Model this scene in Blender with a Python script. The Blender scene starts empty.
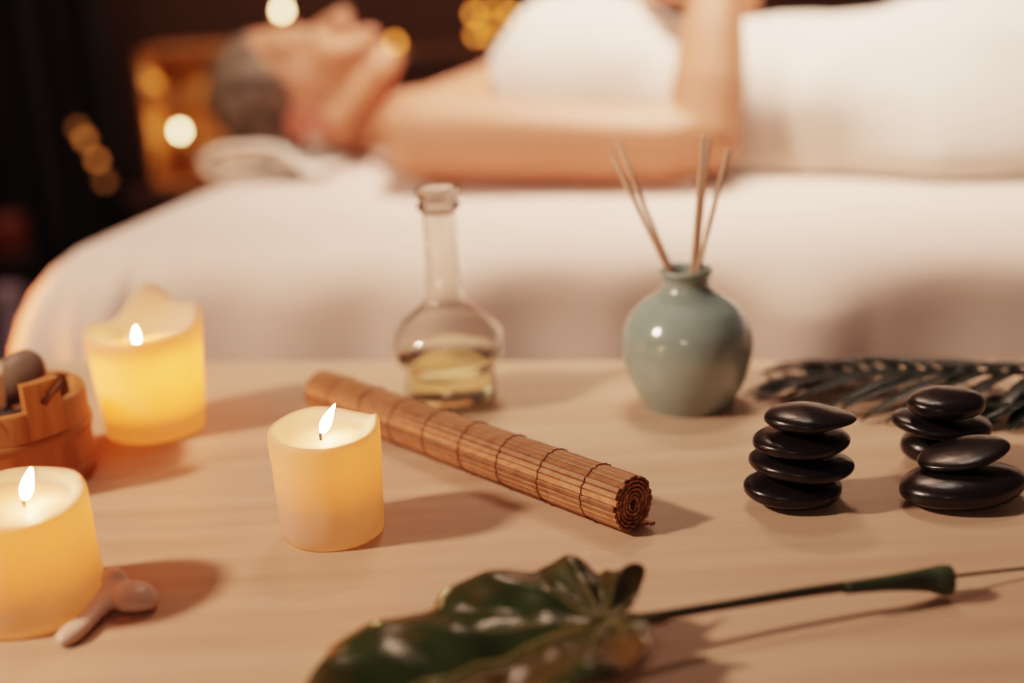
import bpy, bmesh, math, random
from mathutils import Vector, Matrix, Euler, noise
random.seed(7)
PI = math.pi
S = bpy.context.scene
COL = S.collection
R = math.radians

# ------------------------------------------------------------------ camera
FPX = 1300.0
T = 0.62            # table top height
H = 0.285           # camera above table top
PITCH, ROLL = R(16.5), R(-3.2)
CAMP = Vector((0, 0, T + H))
CAMR = Matrix.Rotation(PI/2 - PITCH, 3, 'X') @ Matrix.Rotation(ROLL, 3, 'Z')
def ray(px, py): return CAMR @ Vector(((px-512)/FPX, (341.5-py)/FPX, -1))
def P(px, py, z=T):
    d = ray(px, py); return CAMP + d*((z-CAMP.z)/d.z)
def Q(px, py, y):
    d = ray(px, py); return CAMP + d*(y/d.y)

cam = bpy.data.cameras.new('camera'); co = bpy.data.objects.new('camera', cam); COL.objects.link(co)
co.location = CAMP; co.rotation_euler = CAMR.to_euler()
cam.sensor_width = 36; cam.lens = FPX*36/1024
cam.clip_start = .02
cam.dof.use_dof = True; cam.dof.focus_distance = .672; cam.dof.aperture_fstop = 2.3; cam.dof.aperture_blades = 0
S.camera = co

# ------------------------------------------------------------------ materials
def lin(c):
    return tuple(((x/255)/12.92 if x/255 <= .04045 else ((x/255+.055)/1.055)**2.4) for x in c)
def mat(name, rgb, rough=.5, rgb2=None, scale=8, stretch=(1,1,1), bump=0, bscale=60, spec=.5, coat=0, metal=0,
        trans=0, ior=1.45, sss=0, sssr=(1,.4,.2), sssscale=.01, sheen=0, emit=0, emitc=None, detail=4, rough2=None, lo=.3, hi=.7):
    m = bpy.data.materials.new(name); m.use_nodes = True
    nt = m.node_tree; b = nt.nodes['Principled BSDF']; I = b.inputs
    c1 = lin(rgb)
    I['Base Color'].default_value = (*c1, 1); I['Roughness'].default_value = rough
    I['Specular IOR Level'].default_value = spec; I['Coat Weight'].default_value = coat; I['Coat Roughness'].default_value = .08
    I['Metallic'].default_value = metal; I['Transmission Weight'].default_value = trans; I['IOR'].default_value = ior
    I['Sheen Weight'].default_value = sheen; I['Sheen Roughness'].default_value = .5
    if sss: I['Subsurface Weight'].default_value = sss; I['Subsurface Radius'].default_value = sssr; I['Subsurface Scale'].default_value = sssscale
    if emit: I['Emission Color'].default_value = (*lin(emitc or rgb), 1); I['Emission Strength'].default_value = emit
    tc = nt.nodes.new('ShaderNodeTexCoord'); mp = nt.nodes.new('ShaderNodeMapping')
    mp.inputs['Scale'].default_value = stretch
    nt.links.new(tc.outputs['Object'], mp.inputs['Vector'])
    nz = nt.nodes.new('ShaderNodeTexNoise'); nz.inputs['Scale'].default_value = scale; nz.inputs['Detail'].default_value = detail
    nt.links.new(mp.outputs['Vector'], nz.inputs['Vector'])
    if rgb2:
        r = nt.nodes.new('ShaderNodeValToRGB'); r.color_ramp.elements[0].position = lo; r.color_ramp.elements[1].position = hi
        r.color_ramp.elements[0].color = (*c1, 1); r.color_ramp.elements[1].color = (*lin(rgb2), 1)
        nt.links.new(nz.outputs['Fac'], r.inputs['Fac']); nt.links.new(r.outputs['Color'], I['Base Color'])
    if bump:
        n2 = nt.nodes.new('ShaderNodeTexNoise'); n2.inputs['Scale'].default_value = bscale; n2.inputs['Detail'].default_value = 4
        nt.links.new(mp.outputs['Vector'], n2.inputs['Vector'])
        bp = nt.nodes.new('ShaderNodeBump'); bp.inputs['Strength'].default_value = bump; bp.inputs['Distance'].default_value = .004
        nt.links.new(n2.outputs['Fac'], bp.inputs['Height']); nt.links.new(bp.outputs['Normal'], I['Normal'])
    return m
def emis(name, rgb, s):
    m = bpy.data.materials.new(name); m.use_nodes = True; nt = m.node_tree; nt.nodes.clear()
    e = nt.nodes.new('ShaderNodeEmission'); o = nt.nodes.new('ShaderNodeOutputMaterial')
    e.inputs[0].default_value = (*rgb, 1); e.inputs[1].default_value = s
    nt.links.new(e.outputs[0], o.inputs[0]); return m
def wax(name, rgb, tint, w):
    m = mat(name, rgb, .42, spec=.35, bump=.08, bscale=45, sss=.35, sssr=(1,.55,.3), sssscale=.006)
    nt = m.node_tree; b = nt.nodes['Principled BSDF']; out = nt.nodes['Material Output']
    t = nt.nodes.new('ShaderNodeBsdfTranslucent'); t.inputs[0].default_value = (*tint, 1)
    mx = nt.nodes.new('ShaderNodeMixShader'); mx.inputs[0].default_value = w
    nt.links.new(b.outputs[0], mx.inputs[1]); nt.links.new(t.outputs[0], mx.inputs[2])
    # the inside of the solid wax only lets light through, it does not bounce it about like a hollow shell
    g = nt.nodes.new('ShaderNodeNewGeometry'); dk = nt.nodes.new('ShaderNodeBsdfTranslucent'); dk.inputs[0].default_value = (1,.85,.62,1)
    m2 = nt.nodes.new('ShaderNodeMixShader'); nt.links.new(g.outputs['Backfacing'], m2.inputs[0])
    nt.links.new(mx.outputs[0], m2.inputs[1]); nt.links.new(dk.outputs[0], m2.inputs[2]); nt.links.new(m2.outputs[0], out.inputs[0])
    return m

M = {}
M['table'] = mat('pale_wood', (204,172,146), .42, (188,152,126), scale=3.2, stretch=(1.2,16,1), bump=.05, bscale=20, spec=.35, detail=6)
M['wax'] = wax('candle_wax', (228,196,188), (1,.62,.28), .5)
M['wax_spill'] = mat('hard_wax', (222,190,172), .38, spec=.5, sss=.3, sssr=(1,.6,.4), sssscale=.004, bump=.1, bscale=80)
M['wick'] = mat('burnt_wick', (30,22,18), .9, (60,40,25))
M['flame'] = emis('flame_glow', (1,.66,.28), 190)
M['pail'] = mat('pine_wood', (196,128,78), .5, (150,90,50), scale=9, stretch=(9,9,1.0), bump=.12, bscale=30, detail=5)
M['pail_in'] = mat('pine_wood_inside', (120,86,62), .6, (92,66,48), scale=9, stretch=(9,9,1))
M['band'] = mat('bent_wood_band', (176,112,66), .5, (150,92,52), scale=14, stretch=(1,1,8))
M['rope'] = mat('hemp_rope', (120,74,42), .85, (84,50,30), scale=180, bump=.4, bscale=300)
M['herb'] = mat('dried_herb', (46,33,30), .85, (84,64,58), scale=120)
M['paddle'] = mat('grey_wood', (128,104,90), .6, (104,80,68), scale=10, stretch=(8,8,1), bump=.1)
M['bamboo'] = mat('bamboo', (194,142,106), .5, (164,110,78), scale=30, stretch=(1,1,1), bump=.1, bscale=90, spec=.4)
_nt = M['bamboo'].node_tree; _g = _nt.nodes.new('ShaderNodeNewGeometry'); _mx = _nt.nodes.new('ShaderNodeMix'); _mx.data_type = 'RGBA'; _mx.blend_type = 'MULTIPLY'
_rp = _nt.nodes.new('ShaderNodeValToRGB'); _rp.color_ramp.elements[0].color = (.50,.44,.38,1); _rp.color_ramp.elements[1].color = (1.1,1.1,1.1,1)
_nt.links.new(_g.outputs['Random Per Island'], _rp.inputs[0]); _mx.inputs[0].default_value = 1
_b = _nt.nodes['Principled BSDF']; _l = _b.inputs['Base Color'].links[0].from_socket
_nt.links.new(_l, _mx.inputs[6]); _nt.links.new(_rp.outputs[0], _mx.inputs[7]); _nt.links.new(_mx.outputs[2], _b.inputs['Base Color'])
M['thread'] = mat('brown_thread', (120,80,52), .85, (90,58,38), scale=300)
M['glass'] = mat('clear_glass', (255,252,248), .02, trans=1, ior=1.47)
M['oil'] = mat('pale_oil', (252,246,205), .02, trans=1, ior=1.36)
M['vase'] = mat('celadon_glaze', (150,164,156), .17, (134,150,144), scale=14, stretch=(1,1,2.5), spec=.6, coat=.5, bump=.03, bscale=30)
M['reed'] = mat('rattan_reed', (214,178,154), .7, (180,142,118), scale=60, stretch=(1,1,.1))
M['stone'] = mat('basalt_stone', (24,19,20), .28, (32,25,26), scale=30, spec=.5, bump=.05, bscale=160)
M['frond'] = mat('palm_green', (30,36,30), .38, (17,22,19), scale=25, spec=.5)
M['frond_stem'] = mat('palm_stem', (40,44,30), .5, (30,34,24))
M['leaf'] = mat('monstera_green', (40,50,26), .26, (92,62,32), scale=16, spec=.6, bump=.25, bscale=30, lo=.42, hi=.66)
M['leafvein'] = mat('monstera_vein', (112,96,52), .45, (90,84,44), scale=40)
M['stem'] = mat('petiole_green', (40,44,28), .45, (52,48,30), scale=30, stretch=(1,1,1))
M['sheath'] = mat('sheath_green', (58,70,48), .5, (44,54,38), scale=60)
M['sheet'] = mat('white_sheet', (226,202,188), .8, (218,192,178), scale=5, bump=.12, bscale=500, sheen=.2)
M['towel'] = mat('white_towel', (238,222,208), .9, (230,212,198), scale=6, bump=.5, bscale=420, sheen=.4)
M['skin'] = mat('skin', (200,140,112), .5, (190,130,102), scale=7, spec=.4, sss=.12, sssr=(1,.35,.2), sssscale=.01)
M['ear_skin'] = mat('ear_skin', (184,112,92), .5, (170,98,82), scale=20, sss=.15, sssr=(1,.3,.2), sssscale=.008)
M['lips'] = mat('lip_skin', (176,98,88), .4)
M['lash_shade'] = mat('lash_shade', (42,26,20), .8)
M['hair'] = mat('ash_blond_hair', (120,100,84), .55, (62,44,36), scale=9, stretch=(1.5,6,6), bump=.4, bscale=40, lo=.35, hi=.6)
M['pad'] = mat('pad_vinyl', (210,200,190), .5, (200,190,180))
M['darkwood'] = mat('dark_wood', (70,42,28), .5, (50,28,20), scale=6, stretch=(1,6,6))
M['crate'] = mat('crate_wood', (190,134,84), .6, (150,100,60), scale=7, stretch=(1,6,6))
M['wall'] = mat('brown_wall', (66,42,32), .8, (52,32,25), scale=2.5, bump=.1, bscale=20)
M['curtain'] = mat('dark_curtain', (24,17,20), .9, (18,13,16), scale=6)
M['floor'] = mat('dark_floor', (34,24,24), .45, (24,16,16), scale=4, stretch=(1,12,1))
M['brass'] = mat('brass', (150,110,60), .35, metal=1, rgb2=(130,92,48))
M['amber'] = mat('amber_jar', (170,92,30), .3, (140,70,22), emit=.25, emitc=(190,100,30))
M['cable'] = mat('green_cable', (28,26,20), .6, (20,18,14))
M['pale_ceramic'] = mat('pale_ceramic', (150,136,150), .4, (130,118,132))
M['gl_bright'] = emis('bulb_bright', (1,.64,.32), 30)
M['gl_mid'] = emis('bulb_mid', (1,.30,.05), 7)
M['gl_amber'] = emis('bulb_amber', (1,.27,.04), 4)
M['gl_dim'] = emis('bulb_dim', (1,.32,.08), 1.7)
M['gl_faint'] = emis('bulb_faint', (1,.34,.10), .7)

# ------------------------------------------------------------------ object helpers
def empty(name, loc, label, cat, group=None):
    o = bpy.data.objects.new(name, None); COL.objects.link(o); o.location = loc; o.empty_display_size = .02
    tag(o, label, cat, group); return o
def tag(o, label=None, cat=None, group=None, kind=None):
    if label: o['label'] = label
    if cat: o['category'] = cat
    if group: o['group'] = group
    if kind: o['kind'] = kind
    return o
def wloc(o):
    v = Vector(o.location)
    while o.parent: o = o.parent; v += o.location
    return v
def obj(name, bm, m, parent=None, smooth=True, origin=None, label=None, fixn=True):
    """bm is in world coordinates; link it as ONE object"""
    if fixn: bmesh.ops.recalc_face_normals(bm, faces=bm.faces[:])
    me = bpy.data.meshes.new(name)
    if parent is not None: off = wloc(parent)
    elif origin is not None: off = Vector(origin)
    else:
        xs = [v.co for v in bm.verts]
        off = Vector(((min(c.x for c in xs)+max(c.x for c in xs))/2, (min(c.y for c in xs)+max(c.y for c in xs))/2, min(c.z for c in xs)))
    bmesh.ops.translate(bm, verts=bm.verts[:], vec=-off)
    bm.to_mesh(me); bm.free()
    for p in me.polygons: p.use_smooth = smooth
    for mm in (m if isinstance(m, (list, tuple)) else [m]): me.materials.append(mm)
    o = bpy.data.objects.new(name, me); COL.objects.link(o)
    if parent is not None: o.parent = parent
    else: o.location = off
    if label: o['label'] = label
    return o
def NB(): return bmesh.new()
def grid_faces(bm, rows, closed_u=True, capped0=False, capped1=False):
    n = len(rows[0])
    for a, b in zip(rows[:-1], rows[1:]):
        for i in range(n if closed_u else n-1):
            j = (i+1) % n
            try: bm.faces.new((a[i], a[j], b[j], b[i]))
            except ValueError: pass
    if capped0: bm.faces.new(rows[0][::-1])
    if capped1: bm.faces.new(rows[-1])
def lathe(bm, prof, c, n=48, cap0=False, cap1=False):
    rows = []
    for r, z in prof:
        r = max(r, 1e-5)
        rows.append([bm.verts.new((c[0]+r*math.cos(2*PI*i/n), c[1]+r*math.sin(2*PI*i/n), c[2]+z)) for i in range(n)])
    grid_faces(bm, rows, True, cap0, cap1); return bm
def smooth_prof(pts, k=6):
    """Catmull-Rom through profile points"""
    out = []
    for i in range(len(pts)-1):
        p0 = pts[max(i-1,0)]; p1 = pts[i]; p2 = pts[i+1]; p3 = pts[min(i+2,len(pts)-1)]
        for j in range(k):
            t = j/k
            out.append(tuple(.5*((2*p1[a])+(-p0[a]+p2[a])*t+(2*p0[a]-5*p1[a]+4*p2[a]-p3[a])*t*t+(-p0[a]+3*p1[a]-3*p2[a]+p3[a])*t**3) for a in range(len(p1))))
    out.append(tuple(pts[-1])); return out
def tube(bm, pts, rad, n=10, flat=None, cap=True):
    """tube through points; rad float or list; flat=(k, up) squashes across up"""
    pts = [Vector(p) for p in pts]; m = len(pts)
    rad = rad if isinstance(rad, (list, tuple)) else [rad]*m
    rows = []; prev = None
    for i, p in enumerate(pts):
        t = (pts[min(i+1,m-1)]-pts[max(i-1,0)]).normalized()
        if prev is None:
            a = Vector((0,0,1)) if abs(t.z) < .9 else Vector((1,0,0))
            s = t.cross(a).normalized()
        else: s = (prev - t*prev.dot(t)).normalized()
        prev = s; u = s.cross(t)
        k = flat if flat else 1
        rows.append([bm.verts.new(p + s*rad[i]*math.cos(2*PI*j/n) + u*rad[i]*k*math.sin(2*PI*j/n)) for j in range(n)])
    grid_faces(bm, rows, True, cap, cap); return bm
def spline(pts, k=8):
    return [Vector(p) for p in smooth_prof([tuple(p) for p in pts], k)]
def box(bm, lo, hi, mtx=None, bev=0):
    r = bmesh.ops.create_cube(bm, size=1)
    vs = r['verts']
    c = [(a+b)/2 for a, b in zip(lo, hi)]; s = [b-a for a, b in zip(lo, hi)]
    for v in vs: v.co = Vector((c[0]+v.co.x*s[0], c[1]+v.co.y*s[1], c[2]+v.co.z*s[2]))
    if bev:
        es = list({e for v in vs for e in v.link_edges})
        rr = bmesh.ops.bevel(bm, geom=es, offset=bev, segments=2, affect='EDGES', profile=.5)
        vs = list({v for f in rr['faces'] for v in f.verts} | {v for v in vs if v.is_valid})
    if mtx is not None:
        for v in vs: v.co = mtx @ v.co
    return bm
def sphere(bm, c, r, sub=2, sc=(1,1,1), mtx=None):
    q = bmesh.ops.create_icosphere(bm, subdivisions=sub, radius=1)
    for v in q['verts']:
        p = Vector((v.co.x*sc[0]*r, v.co.y*sc[1]*r, v.co.z*sc[2]*r))
        if mtx is not None: p = mtx @ p
        v.co = p + Vector(c)
    return bm

# ------------------------------------------------------------------ setting: floor, walls
bm = NB(); box(bm, (-3.2,-1.2,-.05), (3.2,3.3,0)); tag(obj('floor', bm, M['floor'], smooth=False), kind='structure')
bm = NB(); box(bm, (-3.2,3.2,0), (3.2,3.3,2.6)); tag(obj('wall_back', bm, M['wall'], smooth=False), kind='structure')
bm = NB(); box(bm, (-3.3,-1.2,0), (-3.2,3.3,2.6)); tag(obj('wall_left', bm, M['wall'], smooth=False), kind='structure')
bm = NB(); box(bm, (-3.2,3.185,0), (3.2,3.2,.10)); tag(obj('baseboard_back', bm, M['darkwood'], smooth=False), kind='structure')

# ------------------------------------------------------------------ side table
eL, eR = P(0,361), P(1024,359.5)
tu = (eR-eL); tu.z = 0; tu.normalize(); tv = Vector((-tu.y, tu.x, 0))
ang = math.atan2(tu.y, tu.x)
mid = (eL+eR)/2
tb = empty('side_table', mid - tv*.32 - Vector((0,0,T)), 'pale wooden table with light grain carrying the candles, stones and vase', 'table')
MT = Matrix.Translation(mid - tv*.32) @ Matrix.Rotation(ang, 4, 'Z')
bm = NB(); box(bm, (-.72,-.32,-.028), (.72,.32,0), MT, bev=.003)
obj('tabletop', bm, M['table'], tb, smooth=False)
for sx in (-1,1):
    for sy in (-1,1):
        bm = NB(); box(bm, (sx*.66-.025, sy*.27-.025, -T+.001), (sx*.66+.025, sy*.27+.025, -.028), MT, bev=.003)
        obj('leg', bm, M['table'], tb, smooth=False)

# ------------------------------------------------------------------ candles
def candle(base, rt, rb, rim, pool, wick_xy, flame_h, lean, label, glow, poolr=.74, gdep=.034):
    """rim(theta) -> height above the table; theta measured round the candle, -90 deg faces the camera"""
    b = Vector(base); n = 72
    e = empty('pillar_candle', b, label, 'candle', None)
    bm = NB()
    def ring(fr, fz):
        out = []
        for i in range(n):
            th = 2*PI*i/n; r, z = fr(th), fz(th)
            out.append(bm.verts.new((b.x+r*math.cos(th), b.y+r*math.sin(th), b.z+z)))
        return out
    rows = [ring(lambda t: rb*.05, lambda t: 0), ring(lambda t: rb*.93, lambda t: 0), ring(lambda t: rb*.985, lambda t: .0012)]
    for k in range(1, 15):
        f = k/14
        rows.append(ring(lambda t: rb+(rt-rb)*f + .0006*noise.noise(Vector((3*math.cos(t),3*math.sin(t),f*3+rt*900))), lambda t: .003+(rim(t)-.006)*f))
    rows.append(ring(lambda t: rt*.985, lambda t: rim(t)-.001))
    rows.append(ring(lambda t: rt*.95, lambda t: rim(t)))
    rows.append(ring(lambda t: rt*.90, lambda t: rim(t)-.0008))
    rows.append(ring(lambda t: rt*.85, lambda t: pool+(rim(t)-pool)*.72))
    rows.append(ring(lambda t: rt*.80, lambda t: pool+(rim(t)-pool)*.34))
    rows.append(ring(lambda t: rt*poolr, lambda t: pool+(rim(t)-pool)*.08))
    rows.append(ring(lambda t: rt*poolr*.9, lambda t: pool))
    rows.append(ring(lambda t: rt*.3, lambda t: pool))
    rows.append(ring(lambda t: rt*.02, lambda t: pool))
    grid_faces(bm, rows, True, True, True)
    obj('wax_body', bm, M['wax'], e)
    w0 = b + Vector((wick_xy[0], wick_xy[1], pool-.001)); w1 = w0 + Vector((lean*.004, 0, .007))
    bm = NB(); tube(bm, spline([w0, w0+Vector((0,0,.004)), w1], 4), .0008, 8); obj('wick', bm, M['wick'], e)
    bm = NB()
    f0 = w0 + Vector((lean*.0022,0,.0048)); ax = Vector((lean, 0, 1)).normalized()
    pr = [(0,0),(.0011,.0006),(.0021,.0026),(.0026,.0050),(.0023,.0085),(.0013,.0125),(.0005,.0152),(0,.0165)]
    k = flame_h/.0165
    pts = smooth_prof(pr, 3)
    tube(bm, [f0+ax*(z*k)+Vector((lean*.004*(z/.0165)**2,0,0)) for r,z in pts], [max(r*k**.6,.00005) for r,z in pts], 12)
    obj('flame', bm, M['flame'], e)
    # added lamps hidden in the wax imitate flame light glowing through its top
    l = bpy.data.lights.new('pool_fill_lamp', 'POINT'); l.energy = glow*.09; l.color = (1,.27,.06); l.shadow_soft_size = .006
    for q in range(5):
        lo = bpy.data.objects.new('pool_fill_lamp', l); COL.objects.link(lo); rr_ = rt*.5; a = 2*PI*(q+.25)/5
        lo.location = b + Vector((rr_*math.cos(a), rr_*math.sin(a), pool-.007))
    # added deeper down: an unseen disc lamp inside the wax, shining up and outwards
    l = bpy.data.lights.new('wax_fill_lamp', 'AREA'); l.shape = 'DISK'; l.size = rt*.45; l.energy = glow*.26; l.color = (1,.21,.04)
    lo = bpy.data.objects.new('wax_fill_lamp', l); COL.objects.link(lo); lo.rotation_euler = (PI,0,0); lo.location = b + Vector((0,0,pool-gdep))
    return e
def bumpf(th, c, w, h):
    d = (th-R(c)+PI) % (2*PI) - PI
    return h*math.exp(-(d/R(w))**2)
# middle
cM = P(334,531)
candle(cM, .0288, .0268, lambda t: .0585+bumpf(t,115,38,.0025)+bumpf(t,8,16,.0042)+bumpf(t,190,30,.001)-bumpf(t,60,25,.001)-bumpf(t,-80,50,.0015), .0535,
       (-.001,-.006), .0165, .42, 'lit pillar candle with scalloped rim, standing in front of the rolled bamboo mat', .06)
# tall one at the back
cB = P(157,428)
candle(cB, .0372, .0318, lambda t: .0700+bumpf(t,96,27,.0205)+bumpf(t,28,32,.0105)-bumpf(t,-100,40,.0015)-bumpf(t,140,18,.003)+bumpf(t,180,25,.002), .056,
       (-.004,-.005), .0115, .05, 'largest lit pillar candle with a high jagged rim, behind the wooden pail', .48, gdep=.044)
# front left
cF = P(33,606)
candle(cF, .0325, .0345, lambda t: .0565+bumpf(t,40,35,.003)+bumpf(t,110,40,.003)-bumpf(t,-60,60,.003)-bumpf(t,15,14,.001), .053,
       (.006,-.004), .0155, .28, 'lit pillar candle beside the spilled wax, partly cut by the photo edge', .12, poolr=.8, gdep=.038)
# spilled wax
def wp(px, py, z): return P(px, py, T+z)
bm = NB()
def blob_tube(pts, rad): tube(bm, spline(pts, 6), [a[0] for a in smooth_prof([(r,) for r in rad], 6)], 14, flat=.6)
blob_tube([wp(57,641,.003), wp(70,634,.0035), wp(90,616,.004), wp(108,597,.006), wp(118,588,.007)], [.0038,.0062,.0058,.0072,.006])
blob_tube([wp(108,600,.005), wp(125,596,.006), wp(143,598,.0055), wp(157,603,.003)], [.005,.0105,.0095,.0045])
blob_tube([wp(112,598,.006), wp(114,585,.009), wp(110,578,.012), wp(103,577,.012)], [.007,.0074,.006,.0034])
sp = obj('wax_spill', bm, M['wax_spill']); tag(sp, 'lump of hardened pale wax spilled on the table at the foot of a candle', 'wax')
md = sp.modifiers.new('fuse', 'REMESH'); md.mode = 'VOXEL'; md.voxel_size = .0009; md.use_smooth_shade = True
md = sp.modifiers.new('soft', 'SMOOTH'); md.iterations = 6; md.factor = .6

# ------------------------------------------------------------------ wooden pail
pc = P(12,478); pr_ = .0497; ph = .053
pail = empty('wooden_pail', pc, 'small round wooden pail with a raised pierced stave and bent wood band', 'pail')
bm = NB(); n = 96
def pr_ring(r, z, groove=True):
    return [bm.verts.new((pc.x+(r-(.0006 if groove and i % 6 == 0 else 0))*math.cos(2*PI*i/n), pc.y+(r-(.0006 if groove and i % 6 == 0 else 0))*math.sin(2*PI*i/n), pc.z+z)) for i in range(n)]
rows = [pr_ring(pr_,.0), pr_ring(pr_,.002), pr_ring(pr_,ph-.001), pr_ring(pr_-.001,ph), pr_ring(pr_-.006,ph,False), pr_ring(pr_-.0068,ph-.001,False), pr_ring(pr_-.0068,.008,False), pr_ring(.002,.008,False)]
grid_faces(bm, rows, True, True, True); obj('stave_wall', bm, M['pail'], pail)
bm = NB(); lathe(bm, [(pr_-.0001,.029),(pr_+.0012,.0295),(pr_+.0016,.032),(pr_+.0012,.0355),(pr_-.0001,.036),(pr_-.0001,.029)], pc, 64); obj('band', bm, M['band'], pail)
bm = NB(); lathe(bm, [(pr_-.0001,.004),(pr_+.0012,.0045),(pr_+.0016,.007),(pr_+.0012,.0105),(pr_-.0001,.011),(pr_-.0001,.004)], pc, 64); obj('band', bm, M['band'], pail)
la = R(-90+51)
def lugp(w, z, d):   # w along the rim, d inward
    a = la + w/pr_
    return Vector((pc.x+(pr_-d)*math.cos(a), pc.y+(pr_-d)*math.sin(a), pc.z+z))
bm = NB(); W = 8; hw = .0112
lug_z0, lug_z1 = .037, .069
outer = []; inner = []
for iz in range(10):
    z = lug_z0+(lug_z1-lug_z0)*iz/9
    outer.append([bm.verts.new(lugp(-hw+2*hw*k/W, z, -.0010)) for k in range(W+1)])
    inner.append([bm.verts.new(lugp(-hw+2*hw*k/W, z, .0075)) for k in range(W+1)])
# leave a real hole for the rope
hole = {(6,5),(6,4)}
for a_, rows in ((0,outer),(1,inner)):
    for iz in range(9):
        for k in range(W):
            if (iz,k) in hole: continue
            q = (rows[iz][k], rows[iz][k+1], rows[iz+1][k+1], rows[iz+1][k]); bm.faces.new(q if a_ == 0 else q[::-1])
for k in range(W):
    bm.faces.new((outer[9][k], outer[9][k+1], inner[9][k+1], inner[9][k])); bm.faces.new((outer[0][k+1], outer[0][k], inner[0][k], inner[0][k+1]))
for iz in range(9):
    bm.faces.new((outer[iz][0], outer[iz+1][0], inner[iz+1][0], inner[iz][0])); bm.faces.new((outer[iz+1][W], outer[iz][W], inner[iz][W], inner[iz+1][W]))
lo_ = [outer[6][4], outer[6][5], outer[6][6], outer[7][6], outer[7][5], outer[7][4]]
li_ = [inner[6][4], inner[6][5], inner[6][6], inner[7][6], inner[7][5], inner[7][4]]
for k in range(6):
    j = (k+1) % 6; bm.faces.new((lo_[k], lo_[j], li_[j], li_[k]))
obj('raised_stave', bm, M['pail'], pail, smooth=False)
bm = NB(); tube(bm, spline([lugp(-.002,.0565,-.003), lugp(.0028,.0617,-.004), lugp(.009,.0650,-.0035), lugp(.0135,.0660,.001), lugp(.012,.0640,.010), lugp(.004,.0615,.012)], 6), .0017, 10); obj('rope', bm, M['rope'], pail)
# bottom disc inside is part of the stave wall mesh; contents:
bm = NB()
for k in range(90):
    a = random.uniform(0, 2*PI); r = math.sqrt(random.random())*(pr_-.011); z = .027+random.random()*.012
    p = Vector((pc.x+r*math.cos(a), pc.y+r*math.sin(a), pc.z+z)); d = Vector((random.gauss(0,1), random.gauss(0,1), random.gauss(.5,.6))).normalized()*.008
    q0, q1 = p-d*.8, p+d*.8
    ok = all(math.hypot(q.x-pc.x, q.y-pc.y) < pr_-.009 for q in (q0,q1))
    if ok: tube(bm, [q0, p+Vector((0,0,.001)), q1], [.0011,.0019,.0009], 6)
lathe(bm, [(.001,.010),(pr_-.008,.010),(pr_-.008,.028),(.001,.034)], pc, 40)
tag(obj('dried_herbs', bm, M['herb']), 'heap of dark dried herb twigs filling the wooden pail', 'herbs', kind='stuff')
# paddle standing in the pail
p0 = P(18,402,T+.052); pa = Vector((-.04,.03,0)); pt = P(27,352,T+.094)
bm = NB()
pu = (CAMR @ Vector((1,0,0))); pu.z = 0; pu = (pu + Vector((0,.15,0))).normalized(); pn = Vector((-pu.y, pu.x, 0))
cpad = Q(24,380,pc.y+.020)
prof = []
hwid = .0125; ptop = Q(24,350,pc.y+.028).z - T
for k in range(13):
    a = PI*k/12; prof.append((hwid*math.cos(a), ptop-.0125+.0125*math.sin(a)))
prof = [(hwid*.95,.041)] + prof + [(-hwid*.95,.041)]
rows = []
for dth in (-.0035,-.003,.003,.0035):
    sc = 1 if abs(dth) < .0032 else .95
    rows.append([bm.verts.new(Vector((cpad.x,cpad.y,T)) + pu*(w*sc) + pn*(dth + (z-.041)*.22) + Vector((0,0,z))) for w, z in prof])
grid_faces(bm, rows, True, True, True)
tag(obj('wooden_paddle', bm, M['paddle']), 'grey brown round-ended wooden paddle sticking up out of the pail', 'paddle')

# ------------------------------------------------------------------ rolled bamboo mat
mr = .0155
mN = P(634,503,T+mr); mF = P(323,391,T+mr)
ax = (mF-mN); ax.z = 0; L = ax.length; ax.normalize(); sd = Vector((ax.y, -ax.x, 0))   # sd points right of the roll
mat_e = empty('bamboo_mat', (mN+mF)/2 - Vector((0,0,mr)), 'rolled up brown bamboo slat mat lying diagonally across the table', 'mat')
def spir(phi):       # phi=0 at the outer end (bottom), winding inwards
    r = mr-.0008 - .0021*phi/(2*PI)*1.0
    a = -PI/2 + phi*-1
    return r, a
bm = NB()
sl_w, sl_t = .0031, .0013
phi = 0; slats = []
while True:
    r, a = spir(phi)
    if r < .0022: break
    slats.append((r, a)); phi += (sl_w+.00025)/r
for k, (r, a) in enumerate(slats):
    jit = random.uniform(-.0011,.0011) if r > .012 else random.uniform(-.0006,.0006)
    c = mN + sd*(r*math.cos(a)) + Vector((0,0,r*math.sin(a)))
    tg = sd*(-math.sin(a)) + Vector((0,0,math.cos(a))); nr = sd*math.cos(a) + Vector((0,0,math.sin(a)))
    w = sl_w/2; t = sl_t/2
    prof = [(-w,-t),(w,-t),(w*1.0,t*.2),(w*.6,t),(-w*.6,t),(-w*1.0,t*.2)]
    rows = [[bm.verts.new(c + tg*x + nr*y + ax*(s)) for x, y in prof] for s in (jit, L+jit)]
    grid_faces(bm, rows, True, True, True)
for k in range(4):    # loose tail lying on the table
    c = mN + sd*(.0020+k*.0033) - Vector((0,0,mr-.0008))
    w = sl_w/2; t = sl_t/2; jit = random.uniform(-.001,.001) - (.001 if k == 3 else 0)
    prof = [(-w,-t),(w,-t),(w,t*.2),(w*.6,t),(-w*.6,t),(-w,t*.2)]
    rows = [[bm.verts.new(c + sd*x + Vector((0,0,y)) + ax*s) for x, y in prof] for s in (jit, L+jit)]
    grid_faces(bm, rows, True, True, True)
o = obj('bamboo_slats', bm, M['bamboo'], mat_e, smooth=False)
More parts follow.
